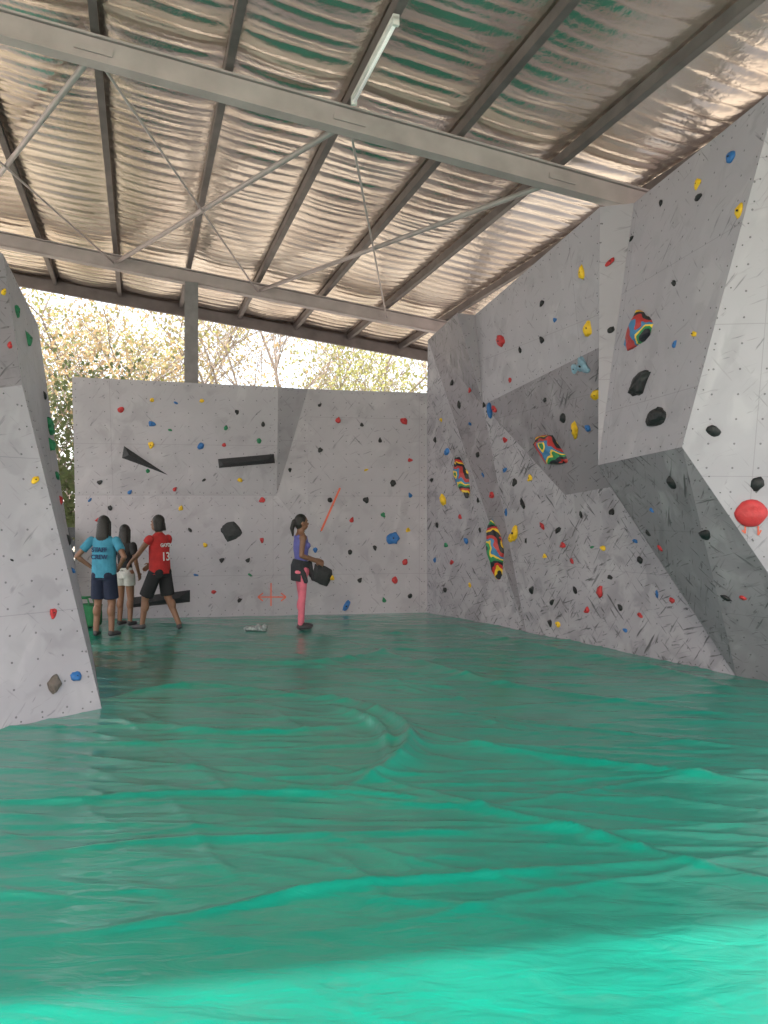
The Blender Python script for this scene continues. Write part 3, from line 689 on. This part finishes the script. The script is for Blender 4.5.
# ------------------------------------------------------------- small floor things
bm = bmesh.new()
for off, an_ in ((-.1, .3), (.09, -.2)):
    p = G(257+off*40, 632); R3 = Matrix.Rotation(an_+1.2, 3, 'Z')
    for c, r in (((0, 0, .045), (.045, .13, .03)), ((0, -.07, .06), (.04, .05, .05)), ((0, .08, .045), (.045, .06, .03))):
        ret = bmesh.ops.create_icosphere(bm, subdivisions=2, radius=1)
        for v in ret['verts']: v.co = p+R3 @ Vector((c[0]+v.co.x*r[0], c[1]+v.co.y*r[1]*.8, c[2]+v.co.z*r[2]))
for f in bm.faces: f.smooth = True
mesh_obj('climbing_shoes', bm, [mat('shoe_grey', (.3, .33, .33), .6, 0, .5, 30)])
bm = bmesh.new(); p = S(84, 606, 10.6); p.z = .18
bmesh.ops.create_cube(bm, size=1); bmesh.ops.subdivide_edges(bm, edges=bm.edges[:], cuts=4, use_grid_fill=True)
for v in bm.verts:
    c = v.co; k = 1-.35*(abs(c.x)*2)**3*.3; c2 = Vector((c.x*.42, c.y*.26*k, c.z*.3*k)); v.co = p+c2*(1+.08*mnoise.noise(c*5))
for f in bm.faces: f.smooth = True
for s_ in (-1, 1):
    q = [p+Vector((-.12, s_*.1, .12)), p+Vector((-.08, s_*.08, .24)), p+Vector((.08, s_*.08, .24)), p+Vector((.12, s_*.1, .12))]
    for a, b_ in zip(q[:-1], q[1:]): tube(bm, a, b_, .012, .012, 6)
mesh_obj('duffel_bag', bm, [cloth('green_bag', (.02, .15, .06))])
bm = bmesh.new()
for k in range(8):
    z = .10+k*.17; a = Vector((-5.4+.04*math.sin(k*2), 11.2, z)); box(bm, a, a+Vector((.72, 0, 0)), 1.1, .15)
bmesh.ops.bevel(bm, geom=bm.edges[:], offset=.03, segments=2, affect='EDGES')
mesh_obj('crash_pad_stack', bm, [M_black])

# ------------------------------------------------------------- light
w = bpy.data.worlds.new('World'); scene.world = w; w.use_nodes = True; nt = w.node_tree; N = nt.nodes; L = nt.links
bg = N['Background']; sky = N.new('ShaderNodeTexSky'); sky.sky_type = 'NISHITA'; sky.sun_disc = False; sky.sun_elevation = math.radians(40); sky.sun_rotation = math.radians(190)
sky.dust_density = 4; sky.air_density = 1.2
mul = N.new('ShaderNodeMixRGB'); mul.blend_type = 'MULTIPLY'; mul.inputs[0].default_value = 1; mul.inputs[2].default_value = (.3, .3, .3, 1)
L.new(sky.outputs[0], mul.inputs[1])
mix = N.new('ShaderNodeMixRGB'); mix.inputs[0].default_value = .65; mix.inputs[2].default_value = (.985, .965, .98, 1); L.new(mul.outputs[0], mix.inputs[1])
L.new(mix.outputs[0], bg.inputs['Color']); bg.inputs['Strength'].default_value = 2.3
sl = bpy.data.lights.new('sun', 'SUN'); sl.energy = 7.5; sl.angle = math.radians(.6); sl.color = (1, .96, .9)
so = link(bpy.data.objects.new('sun', sl)); el_ = math.radians(40); hd = Vector((.16, .987, 0)).normalized()
dr_ = Vector((hd.x*math.cos(el_), hd.y*math.cos(el_), -math.sin(el_))); so.rotation_euler = dr_.to_track_quat('-Z', 'Y').to_euler(); so.location = (0, -10, 12)

# ------------------------------------------------------------- camera
cd = bpy.data.cameras.new('camera'); cam = link(bpy.data.objects.new('camera', cd)); cam.location = (0, 0, CAMH); cam.rotation_euler = (math.radians(90), 0, 0)
cd.sensor_fit = 'VERTICAL'; cd.sensor_height = 24; cd.lens = 24*F/1024; cd.clip_start = .05; cd.clip_end = 500
scene.camera = cam
